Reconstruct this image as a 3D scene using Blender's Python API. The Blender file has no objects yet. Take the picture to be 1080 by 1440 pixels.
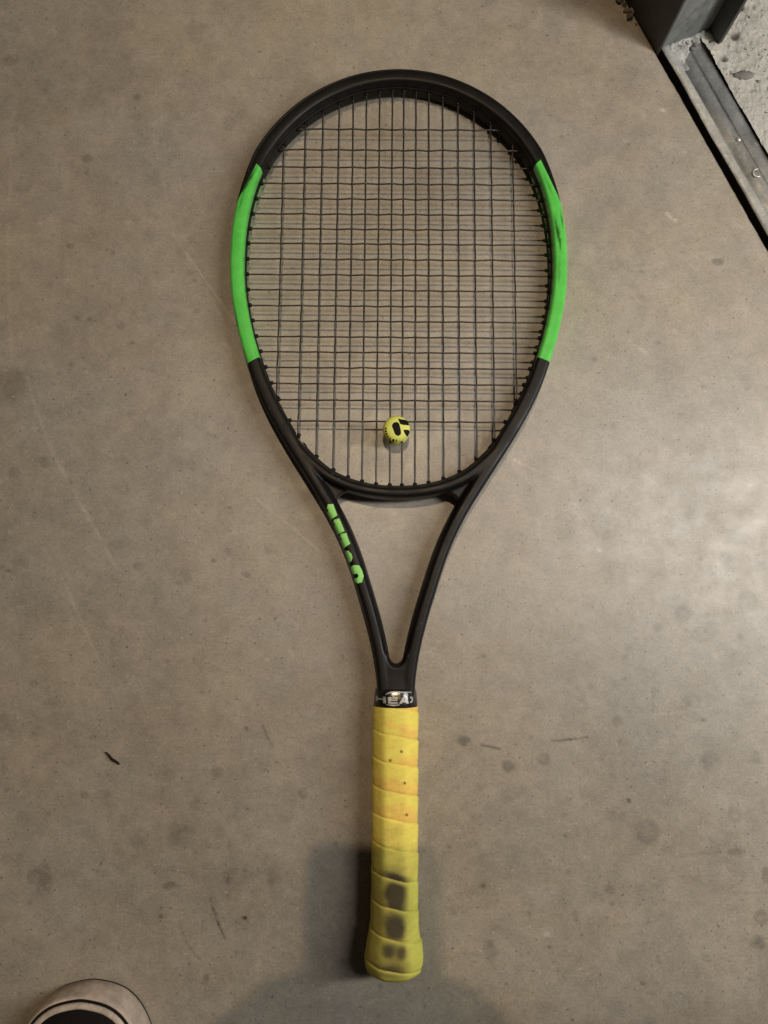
import bpy, bmesh, math, random
import numpy as np
from mathutils import Vector, Matrix, Euler
from mathutils.bvhtree import BVHTree
from mathutils.geometry import tessellate_polygon
random.seed(7)
rng = np.random.default_rng(11)
sc = bpy.context.scene
C = sc.collection
rad = math.radians

# ------------------------------------------------------------------ camera
F, TILT, CAMH = 1048.0, rad(7.07), 0.575
cam = bpy.data.cameras.new('camera'); cam_o = bpy.data.objects.new('camera', cam); C.objects.link(cam_o)
cam.sensor_fit = 'VERTICAL'; cam.sensor_height = 36.0; cam.lens = 36.0 * F / 1440.0
cam.clip_start = 0.01; cam.clip_end = 60
cam_o.location = (0, 0, CAMH); cam_o.rotation_euler = (TILT, 0, 0)
sc.camera = cam_o

# ------------------------------------------------------------------ world, lamps, exposure
w = bpy.data.worlds.new('World'); sc.world = w; w.use_nodes = True
bg = w.node_tree.nodes['Background']
bg.inputs['Color'].default_value = (1.0, 0.84, 0.66, 1); bg.inputs['Strength'].default_value = 0.024
def lamp(name, loc, energy, color, radius):
    l = bpy.data.lights.new(name, 'POINT'); l.energy = energy; l.color = color; l.shadow_soft_size = radius
    o = bpy.data.objects.new(name, l); o.location = loc; C.objects.link(o); return o
LAMP1 = lamp('ceiling_bulb', (0.015, 0.70, 2.6), 79, (1.0, 0.755, 0.495), 0.020)
# unseen light past the door jamb, its tall narrow shape chosen for soft shadows
l2 = bpy.data.lights.new('unseen_side_light', 'AREA'); l2.shape = 'RECTANGLE'; l2.size = 0.12; l2.size_y = 1.0; l2.energy = 13.0; l2.color = (1.0, 0.98, 0.95)
LAMP2 = bpy.data.objects.new('unseen_side_light', l2); C.objects.link(LAMP2); LAMP2.location = (0.84, 0.12, 0.88)
LAMP2.rotation_euler = (Vector((0.25, 0.25, 0.30)) - Vector(LAMP2.location)).to_track_quat('-Z', 'Y').to_euler()
sc.view_settings.view_transform = 'Standard'; sc.view_settings.look = 'None'
sc.view_settings.exposure = -0.06; sc.view_settings.gamma = 1.0

def un(px, py, z=0.0):
    u = (px - 540) / F; v = (720 - py) / F
    y = v * math.cos(TILT) + math.sin(TILT); ww = v * math.sin(TILT) - math.cos(TILT)
    k = (z - CAMH) / ww
    return u * k, y * k

# ------------------------------------------------------------------ noise in numpy
def vnoise(x, y, scale, seed):
    r = np.random.default_rng(seed); G = r.random((256, 256))
    X = np.asarray(x) * scale + 100.3; Y = np.asarray(y) * scale + 57.7
    xi = np.floor(X).astype(int); yi = np.floor(Y).astype(int)
    fx = X - xi; fy = Y - yi
    fx = fx * fx * (3 - 2 * fx); fy = fy * fy * (3 - 2 * fy)
    a = G[xi % 256, yi % 256]; b = G[(xi + 1) % 256, yi % 256]
    c = G[xi % 256, (yi + 1) % 256]; d = G[(xi + 1) % 256, (yi + 1) % 256]
    return (a * (1 - fx) + b * fx) * (1 - fy) + (c * (1 - fx) + d * fx) * fy - 0.5
def fbm(x, y, scale, seed, octv=4, gain=0.5):
    s = 0; a = 1; t = 0
    for i in range(octv):
        ca, sa = math.cos(i * 0.9), math.sin(i * 0.9)
        s = s + a * vnoise(ca * x - sa * y, sa * x + ca * y, scale * 2 ** i, seed + i); t += a; a *= gain
    return s / t * 1.6
def sstep(e0, e1, x):
    t = np.clip((x - e0) / (e1 - e0), 0, 1); return t * t * (3 - 2 * t)

# ------------------------------------------------------------------ materials
def mat(name, color=(.5, .5, .5), rough=.5, spec=.5, metal=0., attr=None, n1=None, n2=None, bump=None, coat=0., bump2=None, rough_noise=None, marks=()):
    """n1/n2 = (scale, low multiplier, high multiplier) colour variation; bump = (scale, distance)"""
    m = bpy.data.materials.new(name); m.use_nodes = True
    nt = m.node_tree; N = nt.nodes; L = nt.links; b = N['Principled BSDF']
    b.inputs['Roughness'].default_value = rough; b.inputs['Metallic'].default_value = metal
    b.inputs['Specular IOR Level'].default_value = spec; b.inputs['Coat Weight'].default_value = coat
    b.inputs['Coat Roughness'].default_value = .15
    tc = N.new('ShaderNodeTexCoord')
    if attr:
        a = N.new('ShaderNodeAttribute'); a.attribute_name = attr; cur = a.outputs['Color']
    else:
        a = N.new('ShaderNodeRGB'); a.outputs[0].default_value = (*color, 1); cur = a.outputs[0]
    for n in (n1, n2):
        if not n: continue
        t = N.new('ShaderNodeTexNoise'); t.inputs['Scale'].default_value = n[0]; t.inputs['Detail'].default_value = 5
        t.inputs['Roughness'].default_value = .65
        L.new(tc.outputs['Object'], t.inputs['Vector'])
        r = N.new('ShaderNodeMapRange'); r.inputs[1].default_value = .3; r.inputs[2].default_value = .7
        r.inputs[3].default_value = n[1]; r.inputs[4].default_value = n[2]
        L.new(t.outputs['Fac'], r.inputs[0])
        x = N.new('ShaderNodeVectorMath'); x.operation = 'SCALE'
        L.new(cur, x.inputs[0]); L.new(r.outputs[0], x.inputs['Scale']); cur = x.outputs[0]
    for n in marks:                          # (scale, threshold, width, colour) small chips / pores
        t = N.new('ShaderNodeTexNoise'); t.inputs['Scale'].default_value = n[0]; t.inputs['Detail'].default_value = 3
        L.new(tc.outputs['Object'], t.inputs['Vector'])
        r = N.new('ShaderNodeMapRange'); r.inputs[1].default_value = n[1]; r.inputs[2].default_value = n[1] + n[2]; L.new(t.outputs['Fac'], r.inputs[0])
        x = N.new('ShaderNodeMix'); x.data_type = 'RGBA'; L.new(r.outputs[0], x.inputs[0]); L.new(cur, x.inputs[6]); x.inputs[7].default_value = (*n[3], 1); cur = x.outputs[2]
    L.new(cur, b.inputs['Base Color'])
    if rough_noise:
        t = N.new('ShaderNodeTexNoise'); t.inputs['Scale'].default_value = rough_noise[0]; t.inputs['Detail'].default_value = 4
        L.new(tc.outputs['Object'], t.inputs['Vector'])
        r = N.new('ShaderNodeMapRange'); r.inputs[1].default_value = .3; r.inputs[2].default_value = .7
        r.inputs[3].default_value = rough_noise[1]; r.inputs[4].default_value = rough_noise[2]
        L.new(t.outputs['Fac'], r.inputs[0]); L.new(r.outputs[0], b.inputs['Roughness'])
    nrm = None
    for bp in (bump, bump2):
        if not bp: continue
        t = N.new('ShaderNodeTexNoise'); t.inputs['Scale'].default_value = bp[0]; t.inputs['Detail'].default_value = 4
        L.new(tc.outputs['Object'], t.inputs['Vector'])
        u = N.new('ShaderNodeBump'); u.inputs['Distance'].default_value = bp[1]; u.inputs['Strength'].default_value = 1
        L.new(t.outputs['Fac'], u.inputs['Height'])
        if nrm: L.new(nrm, u.inputs['Normal'])
        nrm = u.outputs[0]
    if nrm: L.new(nrm, b.inputs['Normal'])
    return m

M = {}
M['floor'] = mat('trowelled_concrete', attr='col', rough=.5, spec=.8, n1=(600, .80, 1.20), n2=(170, .93, 1.07),
                 bump=(900, .00004), bump2=(30, .0004), marks=[(330, .655, .05, (.15, .13, .10)), (420, .665, .05, (.42, .38, .32))], rough_noise=(60, .38, .50))
M['pit'] = mat('gap_shade_black', (.012, .010, .008), .95, .1, bump=(300, .001))  # near-black: shade of the gap put into the colour
M['steel'] = mat('galvanised_steel', (.24, .25, .238), .5, .5, .2, n1=(60, .62, 1.32), n2=(420, .8, 1.2), bump=(500, .0002), rough_noise=(80, .38, .68))
M['steel_shade_dirt'] = mat('shaded_dirty_galvanised_steel', attr='col', rough=.5, spec=.5, metal=.2, n1=(60, .75, 1.25), n2=(420, .8, 1.2), bump=(500, .0002), rough_noise=(80, .38, .68))  # vertex colour carries the groove's painted shade as well as dirt
M['darksteel'] = mat('dark_painted_steel', (.062, .062, .055), .5, .4, .15, n1=(35, .75, 1.3), n2=(300, .85, 1.15), bump=(400, .0002))
M['mortar'] = mat('rough_mortar', attr='col', rough=.85, spec=.2, n1=(500, .8, 1.15), bump=(600, .0006), bump2=(180, .0012), marks=[(230, .66, .04, (.09, .08, .065))])
M['black'] = mat('matte_black_paint', (.0085, .0078, .007), .42, .2, n1=(80, .8, 1.2), bump=(1500, .00003), rough_noise=(60, .34, .5), marks=[(420, .735, .01, (.10, .095, .085))])
M['plastic'] = mat('black_plastic', (.006, .0055, .005), .5, .2, n1=(200, .7, 1.3), bump=(900, .00006))
M['green'] = mat('green_gloss_paint', attr='col', rough=.24, spec=.5, n1=(120, .88, 1.10), n2=(900, .92, 1.06), coat=.6, bump=(1200, .00003))
M['letter'] = mat('green_print', (.30, .72, .17), .45, .4, n1=(700, .85, 1.1))
M['string'] = mat('polyester_string', (.034, .026, .019), .30, .55, n1=(300, .6, 1.5))
M['grip'] = mat('yellow_overgrip', attr='col', rough=.72, spec=.25, n1=(500, .93, 1.06), bump=(1600, .00009), bump2=(220, .00025))
M['collar'] = mat('collar_rubber', (.010, .009, .009), .22, .5, coat=.4, bump=(160, .0004))
M['silver'] = mat('silver_print', (.42, .40, .37), .4, .4, .15, n1=(500, .6, 1.15), bump=(160, .0004))
M['damp'] = mat('dampener_rubber', (.74, .74, .16), .5, .35, n1=(600, .9, 1.08))
M['ink'] = mat('black_print', (.006, .005, .004), .6, .12)
M['rubber'] = mat('dirty_cream_rubber', (.56, .47, .385), .62, .35, n1=(60, .6, 1.15), n2=(260, .82, 1.1), bump=(500, .0002))
M['canvas'] = mat('black_canvas', (.010, .008, .008), .9, .15, n1=(700, .6, 1.4), bump=(1400, .0003))
M['denim'] = mat('dark_denim', (.02, .024, .035), .9, .1, n1=(300, .7, 1.3), bump=(900, .0003))
M['hood'] = mat('grey_sweatshirt', (.07, .07, .072), .95, .1, n1=(300, .8, 1.2), bump=(700, .0004))
M['skin'] = mat('skin', (.42, .25, .18), .5, .4, n1=(60, .9, 1.1), bump=(600, .0001))
M['hair'] = mat('brown_hair', (.03, .018, .01), .5, .4, n1=(300, .5, 1.6), bump=(300, .002))
M['glass'] = mat('phone_glass', (.01, .01, .012), .12, .5)
M['alu'] = mat('phone_frame', (.18, .18, .19), .3, .5, .8)
M['scrap'] = mat('dark_scrap', (.014, .009, .007), .8, .2, n1=(500, .5, 1.5), bump=(500, .0004))
M['stone'] = mat('grey_pebble', (.24, .225, .2), .85, .2, n1=(250, .75, 1.2), bump=(250, .0008))

# ------------------------------------------------------------------ helpers
def tag(o, label=None, cat=None, group=None, kind=None):
    if label: o['label'] = label
    if cat: o['category'] = cat
    if group: o['group'] = group
    if kind: o['kind'] = kind
    return o
def link(name, me, m=None, parent=None, smooth=True):
    o = bpy.data.objects.new(name, me); C.objects.link(o)
    if m is not None: me.materials.append(m)
    if smooth: me.polygons.foreach_set('use_smooth', [True] * len(me.polygons))
    if parent: o.parent = parent
    return o
def mesh(name, vs, fs, m=None, parent=None, smooth=True, fix=True):
    me = bpy.data.meshes.new(name); me.from_pydata([tuple(map(float, v)) for v in vs], [], fs); me.update()
    if fix:
        bm = bmesh.new(); bm.from_mesh(me); bmesh.ops.recalc_face_normals(bm, faces=bm.faces); bm.to_mesh(me); bm.free()
    return link(name, me, m, parent, smooth)
def setcol(me, arr):
    a = me.color_attributes.new('col', 'FLOAT_COLOR', 'POINT')
    full = np.ones((len(me.vertices), 4), dtype=np.float32); full[:, :3] = arr
    a.data.foreach_set('color', full.ravel())
def coords(me):
    a = np.empty(len(me.vertices) * 3, dtype=np.float32); me.vertices.foreach_get('co', a); return a.reshape(-1, 3)
def grid(name, P, m=None, parent=None, closed=(False, False), cap=(False, False)):
    """P: array (nu,nv,3)"""
    nu, nv = P.shape[:2]
    idx = np.arange(nu * nv).reshape(nu, nv)
    a = idx if not closed[0] else np.vstack([idx, idx[:1]])
    if closed[1]: a = np.hstack([a, a[:, :1]])
    q = np.stack([a[:-1, :-1], a[1:, :-1], a[1:, 1:], a[:-1, 1:]], -1).reshape(-1, 4)
    fs = q.tolist() if any(cap) else None
    if cap[0]: fs.append(idx[0].tolist())
    if cap[1]: fs.append(idx[-1][::-1].tolist())
    me = bpy.data.meshes.new(name)
    if any(cap): me.from_pydata(P.reshape(-1, 3).tolist(), [], fs)
    else:
        me.vertices.add(nu * nv); me.vertices.foreach_set('co', P.reshape(-1).astype(np.float32))
        me.loops.add(q.size); me.loops.foreach_set('vertex_index', q.ravel().astype(np.int32))
        me.polygons.add(len(q)); me.polygons.foreach_set('loop_start', np.arange(0, q.size, 4, dtype=np.int32))
        me.polygons.foreach_set('loop_total', np.full(len(q), 4, dtype=np.int32)); me.update(calc_edges=True)
    if any(closed) :
        bm = bmesh.new(); bm.from_mesh(me); bmesh.ops.recalc_face_normals(bm, faces=bm.faces); bm.to_mesh(me); bm.free()
    return link(name, me, m, parent)
def chaikin(p, n=2, closed=True):
    p = np.array(p, float)
    for _ in range(n):
        q = np.roll(p, -1, 0)
        p = np.stack([.75 * p + .25 * q, .25 * p + .75 * q], 1).reshape(-1, p.shape[1])
    return p
def catmull(p, per):
    p = np.array(p, float); out = []
    q = np.vstack([2 * p[0] - p[1], p, 2 * p[-1] - p[-2]])
    for i in range(1, len(q) - 2):
        for k in range(per):
            t = k / per; a, b, c, d = q[i - 1], q[i], q[i + 1], q[i + 2]
            out.append(.5 * (2 * b + (c - a) * t + (2 * a - 5 * b + 4 * c - d) * t * t + (3 * b - a - 3 * c + d) * t ** 3))
    out.append(q[-2]); return np.array(out)
def resample(p, step):
    p = np.array(p); s = np.r_[0, np.cumsum(np.linalg.norm(np.diff(p, axis=0), axis=1))]
    n = int(s[-1] / step) + 1; t = np.linspace(0, s[-1], n)
    return np.stack([np.interp(t, s, p[:, k]) for k in range(p.shape[1])], 1)
def tube(path, r, n=8):
    path = np.array(path, float); T = np.gradient(path, axis=0); T /= np.linalg.norm(T, axis=1)[:, None]
    ref = np.array([0, 0, 1.]) if abs(T[0][2]) < .9 else np.array([1., 0, 0])
    A = np.cross(T, ref); A /= np.linalg.norm(A, axis=1)[:, None]; B = np.cross(T, A)
    th = np.linspace(0, 2 * np.pi, n, endpoint=False)
    rr = np.broadcast_to(np.array(r, float).reshape(-1, 1, 1) if np.ndim(r) else r, (len(path), 1, 1))
    return path[:, None] + rr * (np.cos(th)[None, :, None] * A[:, None] + np.sin(th)[None, :, None] * B[:, None])
def empty(name, loc, rot=(0, 0, 0)):
    o = bpy.data.objects.new(name, None); o.empty_display_size = .05; C.objects.link(o)
    o.location = loc; o.rotation_euler = rot; return o
def lump(name, c, size, m, parent=None, seed=0, sub=3, amp=.35, colr=None):
    bm = bmesh.new(); bmesh.ops.create_icosphere(bm, subdivisions=sub, radius=1)
    r = random.Random(seed); ph = [Vector((r.uniform(-3, 3), r.uniform(-3, 3), r.uniform(-3, 3))) for _ in range(4)]
    for v in bm.verts:
        n = v.co.normalized(); k = 1 + amp * (.5 * math.sin(n.dot(ph[0]) * 2 + 1) + .35 * math.sin(n.dot(ph[1]) * 4) + .3 * math.sin(n.dot(ph[2]) * 7))
        v.co = Vector((n.x * size[0] * k + c[0], n.y * size[1] * k + c[1], n.z * size[2] * k + c[2]))
    me = bpy.data.meshes.new(name); bm.to_mesh(me); bm.free()
    o = link(name, me, m, parent)
    if colr is not None: setcol(me, np.array(colr)[None] * np.ones((len(me.vertices), 1)))
    return o

# ================================================================== SETTING
D = np.array([.43, -.903]); D /= np.linalg.norm(D)      # direction of the door threshold
Eo = np.array([-D[1], D[0]]); Eo = Eo if Eo[0] > 0 else -Eo   # across it, away from the racket
G0 = np.array([.2526, .4118])                            # on the floor slab's edge
def xe(y): return G0[0] + (np.asarray(y) - G0[1]) * D[0] / D[1]

def seg_dist(X, Y, a, b):
    ax, ay = a; bx, by = b; dx, dy = bx - ax, by - ay
    t = np.clip(((X - ax) * dx + (Y - ay) * dy) / (dx * dx + dy * dy), 0, 1)
    return np.hypot(X - ax - t * dx, Y - ay - t * dy), t

def build_floor():
    ws = np.r_[np.linspace(0, .004, 4), np.linspace(.005, .93, 920), np.linspace(.95, 3.2, 30)]
    ys = np.r_[np.linspace(-2.6, -.36, 24), np.linspace(-.32, .53, 850), np.linspace(.56, 2.4, 24)]
    W, Y = np.meshgrid(ws, ys, indexing='ij')
    X = xe(Y) - W
    # edge of the slab is slightly worn
    edge = np.exp(-W / .002)
    X = X - edge * (.0004 + .0009 * fbm(Y, Y * 0, 70, 5, 5, .6))
    Z = -.0012 * np.exp(-W / .0018) + .00025 * fbm(X, Y, 14, 77)
    # skirt down the slab's edge
    P = np.stack([X, Y, Z], -1)
    sk = P[:1].copy(); sk[..., 2] = -.03
    P = np.concatenate([sk, P], 0)
    X, Y = P[..., 0], P[..., 1]
    base = np.array([.300, .265, .210])
    v = 1 + .20 * fbm(X, Y, 5, 1) + .15 * fbm(X, Y, 19, 9) + .27 * fbm(X, Y, 75, 23, 4, .8)
    # warm and cool blotches
    hue = fbm(X, Y, 9, 41) * .10 + fbm(X, Y, 45, 43) * .05
    # trowel streaks
    v += .05 * fbm(X * .9 + Y * .35, (Y * .9 - X * .35) * .15, 55, 61) + .03 * fbm((X + .6 * Y) * .1, Y - X * .6, 120, 67)
    # clusters of small dark spots
    n = fbm(X, Y, 110, 71, 3); v -= .16 * sstep(.42, .62, n) * sstep(-.1, .3, fbm(X, Y, 6, 3) + .1)
    n = fbm(X, Y, 230, 72, 2); v -= .25 * sstep(.62, .78, n); v += .20 * sstep(.62, .78, -n)
    wx = .0019 * fbm(X, Y, 150, 81, 4, .75); wy = .0019 * fbm(X, Y, 150, 91, 4, .75); brk = .72 + .75 * fbm(X, Y, 210, 95, 3, .8); brn = fbm(X, Y, 140, 99, 3)
    yrow = P[0, :, 1]
    def win(y0, y1, pad=.008):
        return slice(*np.searchsorted(yrow, [y0 - pad, y1 + pad]))
    def spot(px, py, rx, ry=None, s=.2, soft=.35, ring=0):
        ry = ry or rx; cx, cy = un(px, py); k = 1 / 1800.; s = s * 1.5
        j = win(cy - 2 * ry * k, cy + 2 * ry * k)
        d = np.hypot((X[:, j] + wx[:, j] - cx) / (rx * k), (Y[:, j] + wy[:, j] - cy) / (ry * k))
        v[:, j] -= s * brk[:, j] * (1 - sstep(1 - soft, 1 + soft, d)) + ring * np.exp(-((d - 1) / .13) ** 2)
    def scratch(pts, wpx, s, br=.6):
        for a, b in zip(pts[:-1], pts[1:]):
            A, B = un(*a), un(*b); j = win(min(A[1], B[1]), max(A[1], B[1]), .012)
            d, t = seg_dist(X[:, j] + .4 * wx[:, j], Y[:, j] + .4 * wy[:, j], A, B)
            m = np.exp(-(d / (wpx / 1800.)) ** 2)
            v[:, j] -= (1.35 if s < 0 else .9) * s * m * (1 - br + br * sstep(-.35, .05, brn[:, j]))
    for a in [(853, 740, 19, 19, .13, .15, .05), (1005, 665, 10, 14, .16), (1018, 678, 9, 9, .13), (975, 724, 12, 9, .17), (998, 728, 10, 8, .14),
              (1020, 785, 9, 9, .13), (1050, 846, 14, 14, .18, .2, .05), (962, 862, 12, 12, .2), (985, 893, 16, 10, .2), (998, 884, 10, 10, .14), (926, 882, 7, 6, .18),
              (994, 802, 9, 8, .15), (1045, 760, 14, 9, .10), (882, 911, 6, 6, .16), (878, 925, 6, 5, .14), (831, 967, 5, 5, .22), (818, 992, 10, 10, .12),
              (868, 1013, 8, 7, .16), (919, 974, 5, 9, .2), (973, 990, 15, 14, .14), (990, 1012, 4, 3, .35), (1000, 1070, 14, 13, .2), (1061, 1065, 8, 10, .18),
              (652, 1042, 9, 7, .32), (715, 1078, 8, 8, .32), (765, 1068, 9, 8, .25), (876, 1044, 6, 6, .2), (676, 1107, 5, 5, .15), (910, 1168, 17, 16, .22),
              (1033, 1146, 9, 9, .18), (1035, 1197, 10, 5, .2), (1078, 1230, 7, 12, .3), (1070, 1290, 10, 10, .28), (1067, 1325, 10, 9, .28), (857, 1251, 7, 7, .18),
              (688, 1338, 10, 13, .24), (678, 1246, 4, 3, .4), (884, 1126, 4, 3, .35), (903, 1382, 5, 3, .3), (1010, 368, 8, 6, .33, .2, .05), (925, 482, 4, 3, .25),
              (865, 372, 14, 8, .12), (835, 505, 4, 4, .2), (986, 786, 3, 3, .4), (987, 828, 3, 3, .3), (1040, 894, 4, 5, .25),
              (123, 223, 8, 7, .26), (122, 243, 4, 4, .22), (193, 136, 6, 6, .13), (100, 346, 5, 5, .24), (159, 356, 3, 3, .25), (192, 137, 4, 4, .16),
              (170, 458, 6, 7, .22), (126, 449, 4, 4, .25), (109, 447, 4, 4, .25), (273, 395, 3, 3, .35), (277, 437, 5, 4, .16), (322, 173, 9, 11, .13, .3, .08),
              (340, 160, 9, 7, .10, .3, .06), (15, 85, 12, 9, .2), (277, 40, 20, 11, .14, .3, .04), (20, 540, 20, 22, .17, .8), (62, 650, 7, 8, .2), (20, 665, 9, 9, .15),
              (102, 655, 14, 10, .12), (216, 697, 9, 9, .12), (195, 797, 7, 6, .25), (255, 812, 14, 12, .14), (323, 713, 4, 3, .4), (300, 788, 3, 3, .42), (320, 776, 6, 5, .18),
              (347, 808, 7, 4, .24), (380, 772, 10, 8, .14), (387, 869, 3, 3, .4), (12, 803, 4, 3, .3), (170, 915, 16, 22, .14, .7), (48, 960, 6, 5, .16), (72, 987, 12, 7, .12),
              (205, 735, 8, 6, .12), (164, 770, 12, 12, .1), (305, 1086, 8, 7, .2), (232, 1088, 12, 9, .13), (275, 1130, 8, 8, .16), (256, 1172, 17, 16, .16, .5),
              (194, 1178, 12, 14, .12), (118, 1117, 6, 5, .2), (152, 1118, 5, 5, .16), (62, 1238, 11, 20, .22, .4), (47, 1232, 9, 10, .2), (238, 1245, 9, 5, .34),
              (226, 1289, 3, 3, .45), (345, 1291, 3, 3, .5), (330, 1148, 3, 3, .4), (426, 1116, 6, 7, .2), (347, 1024, 3, 3, .4), (322, 1232, 7, 9, .16), (386, 1240, 8, 20, .18, .7),
              (350, 1222, 26, 14, .10, .8), (365, 1240, 14, 14, .08, .8), (340, 1300, 14, 10, .14, .9), (290, 1378, 4, 6, .3), (472, 1187, 3, 3, .35), (555, 650, 24, 12, .06)]:
        spot(*a)
    for px, py in [(943, 305), (938, 300), (949, 309), (932, 155), (769, 1314), (1055, 682), (876, 788), (843, 773)]:
        spot(px, py, 4, 3, -.42, .5)
    scratch([(18, 190), (10, 330), (16, 500)], 2, -.10); scratch([(28, 510), (75, 640), (165, 800)], 2.5, -.14)
    scratch([(85, 808), (140, 930)], 2, -.14); scratch([(215, 190), (245, 330), (330, 480)], 2, -.10)
    scratch([(262, 355), (300, 410), (350, 480)], 1.6, -.22); scratch([(360, 700), (450, 775)], 1.6, -.22)
    scratch([(715, 640), (750, 660), (800, 680)], 1.8, -.14); scratch([(720, 645), (735, 655)], 2, -.15)
    scratch([(885, 478), (912, 500)], 2, -.22); scratch([(830, 420), (950, 470)], 8, -.05)
    scratch([(775, 1042), (802, 1040), (826, 1037)], 1.4, .75, .35); scratch([(678, 1048), (702, 1053)], 1.6, .7, .35)
    scratch([(296, 1264), (303, 1288), (307, 1300), (316, 1320)], 1.5, .6, .8); scratch([(324, 1152), (321, 1180), (324, 1205), (320, 1240)], 1.2, .22, .9)
    scratch([(250, 1290), (262, 1325), (280, 1348)], 1.5, .3); scratch([(275, 600), (305, 615)], 2.4, .3)
    scratch([(370, 1020), (380, 1046)], 1.6, .42); scratch([(230, 1222), (262, 1228)], 1.6, .3)
    scratch([(640, 1200), (660, 1195), (700, 1190)], 2, -.06); scratch([(918, 980), (918, 1000)], 1.4, .3)
    scratch([(150, 610), (180, 690)], 2.4, .10); scratch([(330, 800), (420, 880), (520, 960)], 2, -.05)
    scratch([(1025, 1198), (990, 1200), (965, 1202)], 2, .14); scratch([(1080, 1255), (1030, 1256)], 2, .16)
    # a handful of light and dark hairlines nobody can place
    r = random.Random(21)
    for _ in range(70):
        x = 1080 - abs(r.gauss(0, 330)); y = r.uniform(560, 1440)
        spot(x, y, r.uniform(3, 9), r.uniform(3, 9), r.uniform(.04, .11), r.uniform(.3, .8))
    for _ in range(60):
        x, y = r.uniform(0, 1080), r.uniform(0, 1440); spot(x, y, r.uniform(4, 16), r.uniform(3, 12), r.choice([-.05, .05, .07, .04]), .9)
    r = random.Random(33)
    for _ in range(60):                      # faint curved scuffs
        x, y, a, l, c = r.uniform(0, 1080), r.uniform(0, 1440), r.uniform(0, 3.14), r.uniform(15, 60), r.uniform(-.5, .5)
        scratch([(x + l * t * math.cos(a + c * t), y + l * t * math.sin(a + c * t)) for t in (0, .5, 1)], r.uniform(1.2, 2.6), r.choice([-.07, -.1, -.06, .06]), .9)
    r = random.Random(5)
    for _ in range(26):
        x, y, a, l = r.uniform(0, 1080), r.uniform(0, 1440), r.uniform(0, 3.14), r.uniform(20, 110)
        scratch([(x, y), (x + l * math.cos(a), y + l * math.sin(a))], 1.3, r.choice([-.08, -.1, .07]))
    for _ in range(260):
        x, y = r.uniform(0, 1080), r.uniform(0, 1440)
        cx, cy = un(x, y); rr = r.uniform(1.2, 3.2) / 1800.
        j = win(cy - .004, cy + .004, 0); d = np.hypot(X[:, j] - cx, Y[:, j] - cy) / rr
        v[:, j] -= r.choice([.35, .3, .2, -.25]) * np.exp(-d * d)
    v = np.clip(v, .12, 1.7)
    col = base[None, None] * v[..., None]
    col[..., 0] *= 1 + hue * .5; col[..., 2] *= 1 - hue
    o = grid('floor', P, M['floor'])
    me = o.data; me.name = 'floor'
    setcol(me, col.reshape(-1, 3))
    return tag(o, 'worn trowelled concrete floor with round stains and fine scratches', kind='structure')
build_floor()

# gap bottom, its shade painted in near-black, and everything below the slab edges
o = mesh('gap_bottom', [(-3.5, -3, -.031), (4, -3, -.031), (4, 3, -.031), (-3.5, 3, -.031)], [(0, 1, 2, 3)], M['pit'])
tag(o, 'near-black bottom of the gap beside the steel threshold, its shade put into the colour', kind='structure')

P2 = np.array([.2325, .4615])            # jamb corner on the gap
def wp(e, d, z=0.):                      # point from jamb corner: e across the threshold, d along it
    p = P2 + Eo * e + D * d; return (p[0], p[1], z)

def build_outer_ground():
    es = np.r_[np.linspace(.036, .20, 200), np.linspace(.21, 2.4, 60)]; ds = np.r_[np.linspace(-1.2, -.16, 30), np.linspace(-.15, .30, 380), np.linspace(.31, 2.4, 60)]
    Ee, Dd = np.meshgrid(es, ds, indexing='ij')
    X = P2[0] + Eo[0] * Ee + D[0] * Dd; Y = P2[1] + Eo[1] * Ee + D[1] * Dd
    near = np.exp(-((Dd + .02) / .10) ** 2) * np.exp(-(Ee - .036) / .12)
    n = fbm(X, Y, 90, 301, 4, .6); n2 = fbm(X, Y, 240, 311, 3)
    Z = .0015 + .0010 * fbm(X, Y, 20, 300) + near * (.0042 * n + .0024 * np.abs(n2))
    pit = sstep(.38, .52, fbm(X, Y, 130, 321, 3)) * (near * 1.1 + .12)
    Z -= pit * .0025
    for px, py, r_ in [(1016, 85, 5), (1002, 30, 4), (1040, 12, 5), (1032, 52, 6)]:
        cx, cy = un(px, py); d = np.hypot(X - cx, Y - cy) / (r_ / 1700); m = np.exp(-d ** 3); pit = np.maximum(pit, m); Z -= m * .003
    v = 1 + .18 * fbm(X, Y, 12, 331) + .35 * near * n + .12 * fbm(X, Y, 60, 341, 4) - .22 * near * sstep(.1, .4, fbm(X, Y, 45, 345)) - .65 * pit
    o = grid('outer_ground', np.stack([X, Y, Z], -1), M['mortar'])
    base = np.array([.60, .56, .48])
    setcol(o.data, (base[None, None] * np.clip(v, .15, 1.5)[..., None]).reshape(-1, 3))
    return tag(o, 'rough pitted pale concrete beyond the steel threshold', kind='structure')
build_outer_ground()

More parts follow.
